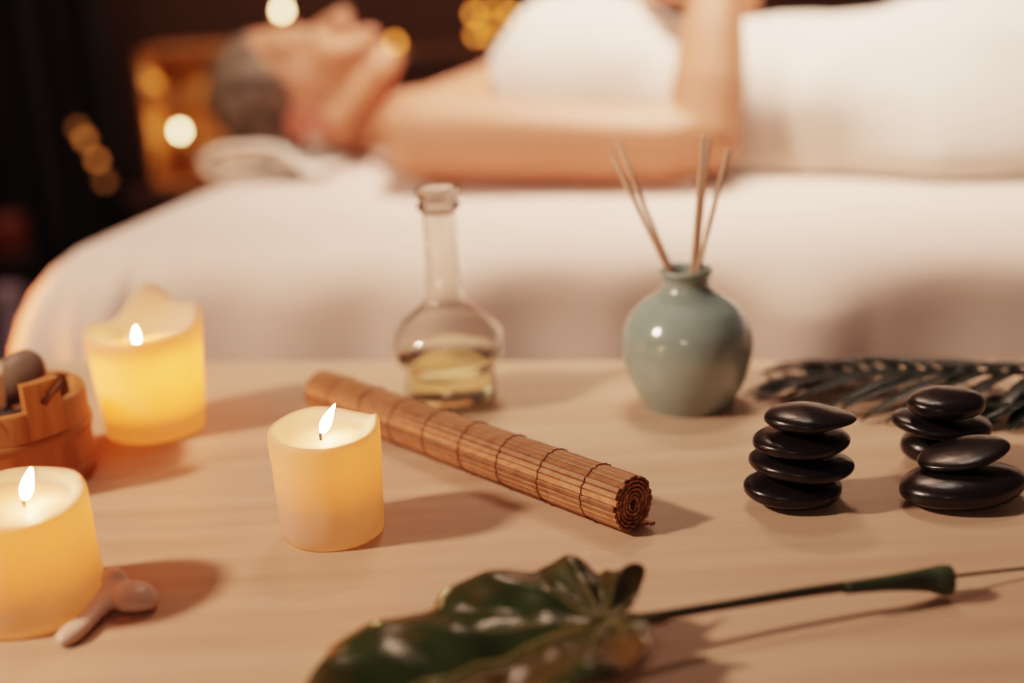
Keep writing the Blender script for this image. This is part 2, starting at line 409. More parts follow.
# stretch the bamboo grain along the roll
mp = M['bamboo'].node_tree.nodes['Mapping']; mp.inputs['Rotation'].default_value = (0,0,-math.atan2(ax.y,ax.x)); mp.inputs['Scale'].default_value = (.25,9,9)
for k in range(8):
    s = .024 + (L-.05)*k/7
    bm = NB(); pts = []
    for i in range(49):
        a = -PI/2 - .1 - 2*PI*i/48*.93
        rr = mr+.00022-.0021*(i/48*.93+.015)+.0002*math.cos(i*PI)
        pts.append(mN + sd*(rr*math.cos(a)) + Vector((0,0,rr*math.sin(a))) + ax*(s+.0006*math.sin(i*2.1)))
    tube(bm, pts, .00030, 6); obj('stitching', bm, M['thread'], mat_e)

# ------------------------------------------------------------------ glass flask with oil
fc = P(452,402); g = .864
k_ = 1/ (FPX/1.0) * (fc - CAMP).length
def flask_prof(pts): return [(r*k_, z*k_) for r, z in pts]
outer = flask_prof([(2,0),(40,0),(45,3),(46,12),(45,30),(46,38),(53,48),(57,60),(55,72),(46,84),(32,95),(21,106),(17.5,120),(16.5,145),(16.5,185),(17,194),(20.5,196),(21,200),(18.5,203),(18.5,206),(21.5,209),(21.5,215),(19,217)])
inner = flask_prof([(16.5,216),(15,208),(14.2,190),(14,145),(15,120),(18.5,106),(29,94.5),(43,82),(51.5,71),(53.5,60),(50,49),(43,39),(42,30),(42.5,12),(41,7),(36,5),(2,5)])
fl = empty('glass_flask', fc, 'clear long-necked glass flask with a bulging body holding pale oil', 'flask')
bm = NB(); lathe(bm, smooth_prof(outer,3)+smooth_prof(inner,3), fc, 64, True, True); obj('glass_body', bm, M['glass'], fl)
oilp = flask_prof([(2,5.4),(36,5.4),(40.6,7.4),(42.1,12),(41.6,30),(42.6,39),(49.5,49),(51.5,53),(51.3,53.6),(2,53.2)])
bm = NB(); lathe(bm, oilp, fc, 64, True, True); obj('oil', bm, M['oil'], fl, label='pale yellow oil')

# ------------------------------------------------------------------ celadon vase and reeds
vc = P(688,403)
kv = (vc-CAMP).length/FPX
vo = [(2,0),(40,0),(44,2),(50,14),(58,34),(63,58),(63.5,74),(60,92),(50,110),(36,122),(26,130),(22.5,136),(22,142),(24,147),(26,150),(26,153),(24.5,154.5)]
vi = [(22,153.5),(19.5,146),(19,138),(22,130),(33,119),(46,107),(55,91),(58.5,74),(57.5,58),(53,36),(44,15),(38,8),(2,7)]
bm = NB(); lathe(bm, smooth_prof([(r*kv,z*kv*.89) for r,z in vo],4)+smooth_prof([(r*kv,z*kv*.89) for r,z in vi],4), vc, 72, True, True)
vase = obj('ceramic_vase', bm, M['vase']); tag(vase, 'round celadon green glazed vase with a short neck holding reeds', 'vase')
def reed(tip, mouth, label, dy=0.0, lower=.04):
    tz = Q(tip[0], tip[1], vc.y+dy); mz = Q(mouth[0], mouth[1], vc.y+dy)
    d = (mz-tz).normalized(); end = mz + d*lower
    bm = NB(); tube(bm, [tz, tz.lerp(end,.3), tz.lerp(end,.6), end], .0016, 10)
    tag(obj('diffuser_reed', bm, M['reed'], smooth=True), label, 'reed', 'reeds standing in the celadon vase')
reed((611,153), (671,276), 'thin reed in the vase leaning furthest toward the glass flask', -.0036)
reed((618,142), (673,275), 'thin reed in the vase leaning toward the flask, just inside its outermost neighbour', .0036)
reed((704,136), (692,276), 'pale reed in the vase standing nearly upright, thicker looking of the upright pair', -.0084)
reed((709,138), (695,274), 'pale reed standing nearly upright behind its twin in the vase', .0084)
reed((729,149), (696,276), 'thin brown reed in the vase leaning toward the black stones', .0001)

# ------------------------------------------------------------------ massage stones
def stone(px, py, hwpx, z, c, tilt, yaw, label, seed, bratio=.82, sharp=0, group=None, flat=2.3):
    ctr = P(px, py, T+z); a = hwpx*(ctr-CAMP).length/FPX; b = a*bratio
    bm = NB(); q = bmesh.ops.create_icosphere(bm, subdivisions=5, radius=1)
    rot = Euler((0, R(tilt), 0)).to_matrix(); cr = Matrix.Rotation(R(yaw), 3, 'Z')
    for v in q['verts']:
        p = v.co.copy()
        # slightly squared section
        zz = math.copysign(abs(p.z)**.82, p.z)
        rr = 1 + .05*noise.noise(p*1.1+Vector((seed*3.1,seed,0))) + sharp*max(0,p.x)**3*.10 - sharp*.10*abs(p.y)*max(0,p.x)
        zt = 1 - sharp*.45*max(0,p.x)
        p = Vector((p.x*a*rr, p.y*b*rr, zz*c*zt*(1+.05*noise.noise(p*1.3+Vector((0,seed,5))))))
        p = rot @ (cr @ p); v.co = ctr + p
    o = obj('massage_stone', bm, M['stone'], origin=ctr - Vector((0,0,c)))
    tag(o, label, 'stone', group); return o
gA, gB, gC = 'stones of the four-high stack', 'stones of the front two-stone stack', 'stones of the rear stack'
stone(793,487,49,.0082,.0080,3,10,'black massage stone at the bottom of the four-high stack', 1, group=gA)
stone(800.5,463,50.5,.0228,.0068,3,-15,'second black stone from the table in the four-high stack', 2, group=gA)
stone(801.5,440,49,.0360,.0064,2,20,'third black stone from the table in the four-high stack', 3, group=gA)
stone(808,417.5,42,.0488,.0060,1,-8,'topmost black stone with a pointed end on the four-high stack', 4, sharp=1, group=gA)
stone(962,484,60,.0098,.0096,-2,5,'large flat black stone lying under the tilted one at the right', 5, bratio=.7, group=gB)
stone(963,453,43.5,.0246,.0042,-11,0,'tilted thin black stone resting on the large flat stone', 6, bratio=.75, group=gB)
stone(943,444,40,.0098,.0096,0,10,'thick black stone at the bottom of the rear stack, mostly hidden', 7, group=gC)
stone(942,423,47,.0260,.0062,6,0,'middle black stone of the rear stack, jutting out below the top one', 8, group=gC)
stone(946,403,38.5,.0402,.0076,2,15,'topmost oval black stone of the rear stack, next to the palm frond', 9, group=gC)

# ------------------------------------------------------------------ palm frond
def frond(name, pts, label, n, ll, wid, seed, spread=38, lift=.0):
    rnd = random.Random(seed)
    sp_ = spline(pts, 8); e = empty(name, Vector((sp_[len(sp_)//2].x, sp_[len(sp_)//2].y, T)), label, 'frond')
    bm = NB(); tube(bm, sp_, [.0022*(1-.75*i/(len(sp_)-1)) for i in range(len(sp_))], 8); obj('rachis', bm, M['frond_stem'], e)
    bm = NB(); m = len(sp_)
    for k in range(n):
        f = .04+.94*k/(n-1); i = min(int(f*(m-1)), m-2); p = sp_[i].lerp(sp_[i+1], f*(m-1)-i)
        t = (sp_[i+1]-sp_[i]).normalized()
        for s in (-1,1):
            a = R(spread*(1-.45*f)+rnd.uniform(-5,5))*s
            d = Matrix.Rotation(a, 3, 'Z') @ t; d.z = 0; d.normalize()
            side = Vector((-d.y, d.x, 0)); LL = ll*(.75+.5*math.sin(PI*min(1,f*.9+.1)))*rnd.uniform(.88,1.1)
            rows = []
            for j in range(9):
                q = j/8; w = wid*math.sin(PI*min(1,(.12+.88*q)))**.7*(1 if q < 1 else 0) + .0002
                c = p + d*(LL*q); h = p.z-T + .004*math.sin(PI*q) - (p.z-T-.0015)*q**1.3 + rnd.uniform(0,.0006)
                c.z = T + max(h, .0012)
                rows.append([bm.verts.new(c+side*w+Vector((0,0,.0012+.10*w))), bm.verts.new(c), bm.verts.new(c-side*w+Vector((0,0,.0012+.10*w)))])
            grid_faces(bm, rows, False)
    o = obj('leaflets', bm, M['frond'], e, fixn=False)
    md = o.modifiers.new('thick', 'SOLIDIFY'); md.thickness = .0004
    return e
frond('palm_frond', [P(1075,372,T+.020), P(1000,373,T+.020), P(930,372,T+.018), P(870,374,T+.013), P(822,380,T+.007)],
      'dark green palm frond with narrow leaflets lying behind the stones', 14, .068, .0046, 3, 46)
frond('palm_frond', [P(1090,398,T+.014), P(1050,402,T+.012), P(1010,409,T+.008), P(985,414,T+.005)],
      'tip of a second dark frond beside the rear stone stack, cut by the photo edge', 8, .042, .0042, 5, 24)

# ------------------------------------------------------------------ monstera leaf in front
lb = P(604,622,T+.020); ltip = P(285,735,T+.006)
ld = ltip-lb; ld.z = 0; LLen = ld.length; ld.normalize(); ls = Vector((-ld.y, ld.x, 0))   # +ls side
if ls.y < 0: ls = -ls       # away from the camera
leaf_e = empty('monstera_leaf', Vector((lb.x,lb.y,T)), 'large glossy dark green lobed leaf with long stem lying along the table front', 'leaf')
bm = NB(); NA, NR = 180, 18
def leaf_r(phi):
    a = abs(phi)
    keys = [(0,1.0),(15,.84),(35,.58),(60,.42),(90,.31),(115,.25),(128,.20),(142,.29),(156,.17),(170,.12),(180,.04)]
    d = math.degrees(a)
    for (x0,y0),(x1,y1) in zip(keys[:-1],keys[1:]):
        if x0 <= d <= x1:
            f = (d-x0)/(x1-x0); f = f*f*(3-2*f); base = y0+(y1-y0)*f; break
    notch = max(0, math.cos(a*9.5+.4))**3
    return LLen*base*(.72 if phi < 0 and d > 95 else 1)*(1-.06*notch*(1 if d > 12 else d/12))
def leaf_pt(phi, q, dz=0):
    r = leaf_r(phi)*q
    p = Vector((lb.x,lb.y,0)) + ld*(r*math.cos(phi)) + ls*(r*math.sin(phi))
    along = max(0, math.cos(phi))*r
    across = abs(math.sin(phi))*r
    z = .020 - .012*(along/LLen) + .009*math.sin(min(across/.06,1)*PI*.62) - .06*max(0,across-.045)
    z += .0030*math.cos(abs(phi)*9.5+.4+PI)*q**1.0*min(1, r/.02) + .0034*noise.noise(Vector((p.x*60,p.y*60,1)))*min(1,r/.03)
    z += .004*max(0,-math.cos(phi))*q*max(0,math.sin(phi))
    p.z = T + max(.0015, z) + dz
    return p
rows = []
for i in range(NA+1):
    phi = -PI + 2*PI*i/NA
    rows.append([bm.verts.new(leaf_pt(phi, .02+.98*j/NR)) for j in range(NR+1)])
grid_faces(bm, rows, False)
o = obj('leaf_blade', bm, M['leaf'], leaf_e, fixn=False); md = o.modifiers.new('thick','SOLIDIFY'); md.thickness = .0006; md.offset = -1
bm = NB()
tube(bm, [leaf_pt(0, q/12, .0006) for q in range(13)], [.0017*(1-.8*q/12) for q in range(13)], 8)
for kk in range(1,6):
    for s in (-1,1):
        phi = s*(PI+2*PI*kk-.4-PI*2)/9.5 if False else s*((2*PI*kk-PI-.4)/9.5)
        if abs(phi) > PI: continue
        tube(bm, [leaf_pt(phi, .03+.85*q/8, .0003) for q in range(9)], [.0009*(1-.8*q/8) for q in range(9)], 6)
obj('vein', bm, M['leafvein'], leaf_e)
bm = NB(); sp_ = spline([lb, P(640,619,T+.017), P(720,606,T+.015), P(820,590,T+.014), P(900,581,T+.013), P(925,579,T+.012)], 8)
tube(bm, sp_, [.0021+.0012*abs(i/(len(sp_)-1)-.4) for i in range(len(sp_))], 12); obj('petiole', bm, M['stem'], leaf_e)
bm = NB()
sp_ = spline([P(845,588,T+.0138), P(890,583,T+.0125), P(925,580,T+.0105), P(940,580,T+.0095), P(950,580,T+.0090)], 6)
rr = [a[0] for a in smooth_prof([(.0022,),(.0030,),(.0046,),(.0060,),(.0060,)], 6)]
tube(bm, sp_, rr, 18, cap=False)
o = obj('leaf_sheath', bm, M['sheath'], leaf_e, fixn=False); md = o.modifiers.new('thick','SOLIDIFY'); md.thickness = .0006; md.offset = -1
bm = NB(); tube(bm, spline([P(915,580,T+.0105), P(955,576,T+.008), P(990,572,T+.006), P(1040,567,T+.004), P(1100,563,T+.0015)], 6), .0008, 8); obj('stalk', bm, M['stem'], leaf_e)

# ------------------------------------------------------------------ massage table with sheet
ZB = T + .052
b0, b1 = P(75,258,ZB), P(1024,250,ZB)
U = (b1-b0); U.z = 0; U.normalize(); V = Vector((-U.y, U.x, 0))
def BW(u, v, z): return Vector((b0.x,b0.y,0)) + U*u + V*v + Vector((0,0,z))
def BP(px, py, v):
    """point of the pixel's ray on the upright plane v behind the bed edge -> (u, z)"""
    d = ray(px, py); n = V; t = ((BW(0,v,0)-CAMP).dot(n))/d.dot(n); p = CAMP + d*t
    return (p-Vector((b0.x,b0.y,0))).dot(U), p.z
def BX(px, py, v): u, z = BP(px, py, v); return BW(u, v, z)
BWID, BLEN = .92, 1.95
mt = empty('massage_table', BW(.95,.46,0), 'padded massage table hidden beneath the white sheet', 'massage table')
MB_ = Matrix.Translation(BW(0,0,0)) @ Matrix.Rotation(math.atan2(U.y,U.x), 4, 'Z')
bm = NB(); box(bm, (.06,.08,ZB-.09), (BLEN-.06,BWID-.08,ZB-.006), MB_, bev=.02); obj('padded_top', bm, M['pad'], mt)
for su in (.2, BLEN-.2):
    for sv in (.16, BWID-.16):
        bm = NB(); box(bm, (su-.025,sv-.025,.001), (su+.025,sv+.025,ZB-.09), MB_); obj('leg', bm, M['darkwood'], mt, smooth=False)
# sheet: inner outline, rounded over, then hanging in folds
bm = NB()
iu0, iu1, iv0, iv1, cr_ = .0, BLEN-.05, .055, BWID-.055, .05
out = []   # (u, v, nu, nv)
def seg(p, q, n, nrm):
    for i in range(n): f = i/n; out.append((p[0]+(q[0]-p[0])*f, p[1]+(q[1]-p[1])*f, *nrm))
def arc(c, a0, a1, n):
    for i in range(n): a = a0+(a1-a0)*i/n; out.append((c[0]+cr_*math.cos(a), c[1]+cr_*math.sin(a), math.cos(a), math.sin(a)))
seg((iu0+cr_,iv0),(iu1-cr_,iv0),300,(0,-1)); arc((iu1-cr_,iv0+cr_),-PI/2,0,24)
seg((iu1,iv0+cr_),(iu1,iv1-cr_),60,(1,0)); arc((iu1-cr_,iv1-cr_),0,PI/2,24)
seg((iu1-cr_,iv1),(iu0+cr_,iv1),120,(0,1)); arc((iu0+cr_,iv1-cr_),PI/2,PI,24)
seg((iu0,iv1-cr_),(iu0,iv0+cr_),60,(-1,0)); arc((iu0+cr_,iv0+cr_),PI,1.5*PI,40)
NO = len(out); rows = []
def foldf(s): return noise.noise(Vector((s*3.2,1.7,0)))*.5 + noise.noise(Vector((s*9.5,9.1,0)))*1.25
per = 0; ss = []
for i in range(NO):
    if i: per += math.hypot(out[i][0]-out[i-1][0], out[i][1]-out[i-1][1]) + (.012 if abs(out[i][2]-out[i-1][2])+abs(out[i][3]-out[i-1][3]) > 1e-4 else 0)
    ss.append(per)
def wrinkle(u, v): return .0022*noise.noise(Vector((u*5,v*5,0))) + .0012*noise.noise(Vector((u*14,v*14,3)))
for sc in (.0,.25,.5,.75,1.0):
    ring = []
    for (u,v,nu,nv) in out:
        cu, cv = (iu0+iu1)/2, (iv0+iv1)/2
        # pull toward the long centre line rather than a point
        tu_ = min(max(u, iu0+.3), iu1-.3); 
        uu, vv = tu_+(u-tu_)*sc, cv+(v-cv)*sc
        if sc == 0: vv = cv + (v-cv)*.02
        ring.append(bm.verts.new(BW(uu, vv, ZB + wrinkle(uu, vv)*(1 if sc < 1 else .5))))
    rows.append(ring)
NARC, ND = 8, 26
for k in range(1, NARC+ND+1):
    ring = []
    for i, (u,v,nu,nv) in enumerate(out):
        left = max(0,-nu)**1.0
        a = .05+.085*left; b_ = .055+.11*left
        f = foldf(ss[i])
        if k <= NARC:
            t = PI/2*k/NARC; ou = a*math.sin(t); dz = -b_*(1-math.cos(t)); amp = .030*(k/NARC)**2
        else:
            q = (k-NARC)/ND; ou = a + (.03+.02*left)*q; dz = -b_ - (ZB-b_-.012)*q; amp = .030+.05*q
        ou += f*amp*(1-.6*left)
        ring.append(bm.verts.new(BW(u+nu*ou, v+nv*ou, ZB+dz)))
    rows.append(ring)
grid_faces(bm, rows, True)
o = obj('bed_sheet', bm, M['sheet'], fixn=True); tag(o, 'white sheet draped over the massage table, hanging in soft folds', 'sheet')

# ------------------------------------------------------------------ woman
VC = .53     # middle of her body
VA = .298    # near arm
body = NB()
def chain(pts, step=.35, sub=2):
    """pts: [(Vector, r)] joined by tapering spheres"""
    for (p, r0), (q, r1) in zip(pts[:-1], pts[1:]):
        d = (q-p).length; n = max(2, int(d/(min(r0,r1)*step))+1)
        for i in range(n+1):
            f = i/n; sphere(body, p.lerp(q,f), r0+(r1-r0)*f, sub)
def ell(c, au, av, az, rot=0, sub=3):
    q = bmesh.ops.create_icosphere(body, subdivisions=sub, radius=1)
    cr, sr = math.cos(rot), math.sin(rot)
    for v in q['verts']:
        x, y, z = v.co.x*au, v.co.y*av, v.co.z*az
        x, z = x*cr-z*sr, x*sr+z*cr
        v.co = Vector(c) + U*x + V*y + Vector((0,0,z))
def pxm(v): return (BX(330,90,v)-CAMP).dot(CAMR@Vector((0,0,-1)))/FPX     # metres per pixel at the head
k = pxm(VC)
# head
hc = BX(273,90,VC)
ell(hc, 63*k, .073, 60*k, .05)
ell(BX(322,82,VC), 62*k, .062, 52*k, -.12)
ell(BX(345,100,VC), 42*k, .055, 40*k, -.5)
ell(BX(292,46,VC), 26*k, .058, 20*k, -.05)
chain([(BX(336,124,VC-.05), 20*k),(BX(380,72,VC-.016), 17*k)]); chain([(BX(336,124,VC+.05), 20*k),(BX(380,72,VC+.016), 17*k)])
ell(BX(385,63,VC), 17*k, .024, 17*k)
chain([(BX(309,36,VC), 7*k),(BX(328,26,VC), 9*k),(BX(343,18,VC), 10.5*k)], .3)      # nose
ell(BX(346,26,VC-.012), 7*k, .009, 7*k); ell(BX(346,26,VC+.012), 7*k, .009, 7*k)
ell(BX(368,36,VC), 12*k, .024, 9*k)                                                 # mouth area
ell(BX(360,47,VC), 24*k, .034, 15*k, -.3)
for s in (-1,1):
    ell(BX(309,43,VC+s*.031), 12*k, .014, 8*k)                                      # closed eyelids
    ell(BX(332,56,VC+s*.04), 22*k, .022, 16*k)                                      # cheeks
# ears: rim and lobe
for s in (-1,1):
    ec = BX(312,122,VC+s*.076) - BX(312,122,VC+s*.076)*0
    for i in range(22):
        a = 2*PI*i/22; rr_ = (20 if math.cos(a) < 0 else 13)*k
        sphere(body, ec + U*(rr_*1.0*math.cos(a)) + Vector((0,0,rr_*.82*math.sin(a))) + V*(s*(.007-.006*math.cos(a))), 4.6*k, 1)
    ell(ec - U*(3*k) + V*(s*.001), 18*k, .006, 16*k); ell(ec + U*(13*k) - Vector((0,0,7*k)) + V*(s*.003), 8*k, .006, 8*k)
# neck, shoulders, torso
nb = BX(432,130,VC); nb.z = ZB+.050
chain([(BX(338,119,VC), .038),(BX(385,122,VC), .037),(nb, .038)])
zb = ZB+.004
u_sh, z_sh = BP(432,140,VA+.03)
shN = BX(428,143,VA+.025); shN.z = ZB+.053; shF = BW(u_sh-.01, VC+.238, shN.z)
chain([(nb,.038),(shN.lerp(nb,.4),.043),(shN,.047)]); chain([(nb,.038),(shF.lerp(nb,.4),.043),(shF,.047)])
uS = BP(450,130,VC)[0]
def torso(du, hw_, hz, zc): ell(BW(uS+du, VC, zb+zc), .11, hw_, hz, 0, 3)
torso(.03,.145,.036,.042); torso(.10,.15,.052,.058); torso(.19,.145,.058,.064); torso(.29,.135,.054,.060); torso(.38,.145,.055,.061); torso(.47,.155,.056,.062)
for s in (-1,1): ell(BW(uS+.19, VC+s*.072, zb+.085), .055,.052,.038)                 # bust
hipu = uS+.52
for s in (-1,1):
    chain([(BW(hipu, VC+s*.080, zb+.066), .062),(BW(hipu+.40, VC+s*.075, zb+.058), .053),(BW(hipu+.50, VC+s*.075, zb+.056), .050),(BW(hipu+.80, VC+s*.07, zb+.042), .036)], .3)
    chain([(BW(hipu+.80, VC+s*.07, zb+.045), .036),(BW(hipu+.83, VC+s*.07, zb+.038), .036),(BW(hipu+.84, VC+s*.085, zb+.12), .026),(BW(hipu+.85, VC+s*.09, zb+.19), .020)], .3)
# near arm: shoulder, elbow on the bed, forearm up across the belly
elb = BX(704,150,VA-.005); wr = BX(716,-14,VC-.145); 
elb.z = max(elb.z, ZB+.049)
chain([(shN,.048),(BX(500,140,VA+.012),.045),(BX(600,145,VA),.041),(BX(670,146,VA-.005),.039),(elb,.037)], .28)
chain([(elb,.036),(elb.lerp(wr,.3),.039),(elb.lerp(wr,.65),.034),(wr,.025)], .28)
def hand(w, fwd, side, up):
    """palm with four fingers and a thumb, resting curled on the belly"""
    pm = w + fwd*.045
    q = bmesh.ops.create_icosphere(body, subdivisions=3, radius=1)
    for v in q['verts']: v.co = pm + fwd*(v.co.x*.050) + side*(v.co.y*.038) + up*(v.co.z*.016)
    for i, (o_, ln) in enumerate(((-.034,.060),(-.0115,.074),(.0115,.078),(.034,.068))):
        a = w + fwd*.080 + side*o_; b2 = a + fwd*ln*.45 + up*.005 + side*o_*.12; c2 = b2 + fwd*ln*.32 + up*.001; d2 = c2 + fwd*ln*.16 - up*.003
        chain([(a-fwd*.02,.0088),(a,.0084),(b2,.0080),(c2,.0074),(d2,.0066)], .5, 1)
    a = w + fwd*.025 + side*.030; b2 = a + fwd*.028 + side*.018; c2 = b2 + fwd*.032 + side*.004
    chain([(a,.012),(b2,.0105),(c2,.0082)], .5, 1)
upz = Vector((0,0,1))
hf = (BX(664,-4,VC-.045)-wr); hf.normalize()
hand(wr, hf, V - hf*V.dot(hf), upz)
# far arm, bent the same way behind her body
elF = BW(BP(704,150,VA)[0]-.02, VC+.268, ZB+.044); wrF = wr + V*.25 + U*.02
chain([(shF,.050),(shF.lerp(elF,.5),.045),(elF,.037)], .28); chain([(elF,.036),(elF.lerp(wrF,.4),.038),(wrF,.025)], .28)
hand(wrF, (-U*.8 - V*.55).normalized(), V, upz)
me_o = obj('person', body, M['skin'], origin=BW(uS+.3, VC, ZB), fixn=False)
md = me_o.modifiers.new('fuse','REMESH'); md.mode = 'VOXEL'; md.voxel_size = .0034; md.use_smooth_shade = True
md = me_o.modifiers.new('soft','SMOOTH'); md.iterations = 7; md.factor = .5
dg = bpy.context.evaluated_depsgraph_get()
nm = bpy.data.meshes.new_from_object(me_o.evaluated_get(dg)); nm.name = 'person'
me_o.modifiers.clear(); me_o.data = nm
for p in nm.polygons: p.use_smooth = True
nm.materials.append(M['ear_skin'])
for s in (-1,1):
    ec = BX(312,122,VC+s*.076) - me_o.location
    for p in nm.polygons:
        d = p.center-ec
        if abs(d.dot(V)) < .03 and (d.dot(U))**2+d.z**2 < (25*k)**2 and d.dot(V)*s > -.004: p.material_index = 1
tag(me_o, 'woman with pulled-back hair lying on her back under white towel, forearm raised over her belly', 'person')
pers = me_o
# hair cap with swept strands
bm = NB(); q = bmesh.ops.create_icosphere(bm, subdivisions=5, radius=1)
hcc = BX(270,91,VC); kill = []
hl = [(-80,-12),(-58,-8),(-46,8),(-26,26),(-11,41),(4,41),(80,43)]      # hairline seen from the side, pixels from the skull centre
for v in q['verts']:
    d = v.co.copy(); st = 1+.025*noise.noise(Vector((d.x*2, d.y*9, d.z*9)))
    x, y, z = d.x*62*st, d.y*.0815*st, d.z*60*st
    for (a0,b0_),(a1,b1_) in zip(hl[:-1],hl[1:]):
        if a0 <= -z <= a1 and x > b0_+(b1_-b0_)*(-z-a0)/(a1-a0): kill.append(v); break
    v.co = hcc + U*(x*k) + V*y + Vector((0,0,z*k))
bmesh.ops.delete(bm, geom=kill, context='VERTS')
ho = obj('hair', bm, M['hair'], pers, label='ash blond hair pulled back', fixn=False); md = ho.modifiers.new('thick','SOLIDIFY'); md.thickness = .006; md.offset = -1
for s in (-1,1):
    bm = NB(); tube(bm, [BX(311+1.2*math.sin(i*PI/8), 36.5+ (abs(i-4)/4)**2*5, VC+s*(.031+.013*(i-4)/4))+Vector((0,0,.002)) for i in range(9)], .0034, 8); obj('lashes_and_socket_shade', bm, M['lash_shade'], pers)  # lashes thickened so their dark also stands in for eye-socket shade
for s in (-1,1):
    bm = NB(); tube(bm, [BX(291-1.5*math.sin(i*PI/8), 28+(abs(i-3)/4)**2*7, VC+s*(.032+.018*(i-4)/4)) for i in range(9)], [.001+.0015*math.sin(PI*(i+.5)/9) for i in range(9)], 6)
    obj('eyebrow', bm, M['hair'], pers)
bm = NB(); ec = BX(366,29.5,VC)
for du, w in ((-4,.015),(4,.013)):
    tube(bm, [ec+U*(du*k)+V*(w*(i-5)/5)+Vector((0,0,-.010*(abs(i-5)/5)**2-.0005)) for i in range(11)], [.0012+.0032*math.sin(PI*(i+.4)/10.8) for i in range(11)], 8)
obj('lips', bm, M['lips'], pers)

# ------------------------------------------------------------------ towel wrapped round her
bm = NB()
# key stations: (u, top z at the middle, half width)
def st(px, py): return BP(px, py, VC)
keys = []
for px, py, hw_ in ((506,52,.160),(522,26,.164),(545,8,.168),(600,2,.172),(640,12,.172),(668,25,.170),(702,31,.168),(745,30,.170),(800,26,.184),(860,22,.190),(930,8,.192),(990,0,.192),(1060,2,.19),(1150,16,.185)):
    u, z = st(px, py); keys.append((u, z-ZB, hw_))
ul, zl, hl = keys[-1]; keys += [(ul+.25, zl*.85, .165),(ul+.5, zl*.75,.15)]
kk = smooth_prof(keys, 10)
rows = []; NT = 64
for i, (u, zt, hw_) in enumerate(kk):
    row = []
    for j in range(NT+1):
        a = PI*j/NT                # 0 near side on the bed ... PI far side
        cv = -math.cos(a); h_ = math.sin(a)
        flare = 0
        y = VC + hw_*math.copysign(abs(cv)**.85, cv)
        z = zt*abs(h_)**.62
        fo = .0045*noise.noise(Vector((u*9, a*2.2, 0))) + .0025*noise.noise(Vector((u*26, a*3, 4)))
        uu = u + (.045*(1-h_)*max(0,1-i/30.0))       # slanting top edge
        if u > keys[9][0]-.02 and j < 14:            # hem spreads on to the bed
            y -= (1-j/14)**2*.05*min(1,(u-keys[9][0]+.02)/.08)
        row.append(bm.verts.new(BW(uu, y-fo*.8*math.copysign(1,-cv)*0, ZB+.004+max(0,z+fo))))
    rows.append(row)
grid_faces(bm, rows, False)
o = obj('wrap_towel', bm, M['towel']); md = o.modifiers.new('thick','SOLIDIFY'); md.thickness = .006; md.offset = 1
tag(o, 'white towel wrapped round the lying woman from chest to legs', 'towel')

# ------------------------------------------------------------------ rolled towel under the neck
vt0, vt1 = VC-.16, VC+.135
cu_, cz_ = BP(248,164,vt0); pk = k*.93
bm = NB(); sect = []
turns = 2.2; NP = 90
for i in range(NP+1):
    f = i/NP; a = PI*1.05 + turns*2*PI*f*-1; r = 1-.66*f
    sect.append((r*math.cos(a), r*math.sin(a)))
sect = [(1.45,-.80),(1.25,-.62),(1.02,-.30),(.72,.62),(.3,.97),(-.2,1.0),(-.7,.80),(-.97,.35),(-1.0,-.15),(-.85,-.6),(-.45,-.86),(.1,-.88),(.5,-.70),(.72,-.25),(.55,.22),(.15,.38),(-.3,.36),(-.58,.12),(-.5,-.2),(-.15,-.32),(.2,-.2)]
sect = smooth_prof(sect, 5)
rows = []
for j in range(25):
    v = vt0+(vt1-vt0)*j/24
    dip = math.exp(-((v-VC+.02)/.105)**8) if v < VC-.02 else 1
    row = []
    for (x, y) in sect:
        z = (y+.9)*17*pk
        zh = z*(1-.97*dip)
        bulge = 1+.0*j
        row.append(bm.verts.new(BW(cu_+x*50*pk*bulge, v, ZB+.0055+zh)))
    rows.append(row)
grid_faces(bm, rows, False)
o = obj('rolled_towel', bm, M['towel']); md = o.modifiers.new('thick','SOLIDIFY'); md.thickness = .008; md.offset = 0
md = o.modifiers.new('soft','SUBSURF'); md.levels = 1; md.render_levels = 1
tag(o, 'rolled white towel under the lying woman\'s head and neck', 'towel')

# ------------------------------------------------------------------ dark background
# curtain at the left
bm = NB(); rows = []
xa, xb = Q(-260,100,2.95).x, Q(112,100,2.95).x
for i in range(121):
    f = i/120; x = xa+(xb-xa)*f; y = 2.98+.03*math.sin(f*70)+.012*math.sin(f*31)
    rows.append([bm.verts.new((x, y, .01+2.4*j/10)) for j in range(11)])
grid_faces(bm, rows, False); o = obj('dark_curtain', bm, M['curtain']); md = o.modifiers.new('thick','SOLIDIFY'); md.thickness = .004
tag(o, 'dark pleated curtain hanging beside the brown wall', 'curtain')
# sideboard behind her
YS = 2.72
s0, s1 = Q(236,60,YS), Q(905,60,YS); sz = Q(420,54,YS).z
sb = empty('sideboard', ((s0.x+s1.x)/2, YS+.19, 0), 'dark brown wooden sideboard against the back wall', 'sideboard')
bm = NB(); box(bm, (s0.x, YS+.012, .06), (s1.x, YS+.38, sz-.025), bev=.003); obj('carcass', bm, M['darkwood'], sb, smooth=False)
bm = NB(); box(bm, (s0.x-.02, YS-.01, sz-.025), (s1.x+.02, YS+.39, sz), bev=.004); obj('top', bm, M['darkwood'], sb, smooth=False)
bm = NB(); box(bm, (s0.x+.03, YS+.04, 0.001), (s1.x-.03, YS+.36, .06)); obj('plinth', bm, M['darkwood'], sb, smooth=False)
wd = (s1.x-s0.x)/4
for i in range(4):
    bm = NB(); x = s0.x+i*wd; box(bm, (x+.006, YS, .07), (x+wd-.006, YS+.012, sz-.032), bev=.002); d = obj('door', bm, M['darkwood'], sb, smooth=False)
    bm = NB(); sphere(bm, (x+(wd-.04 if i % 2 == 0 else .04), YS-.008, sz-.2), .011, 2); obj('knob', bm, M['brass'], d)
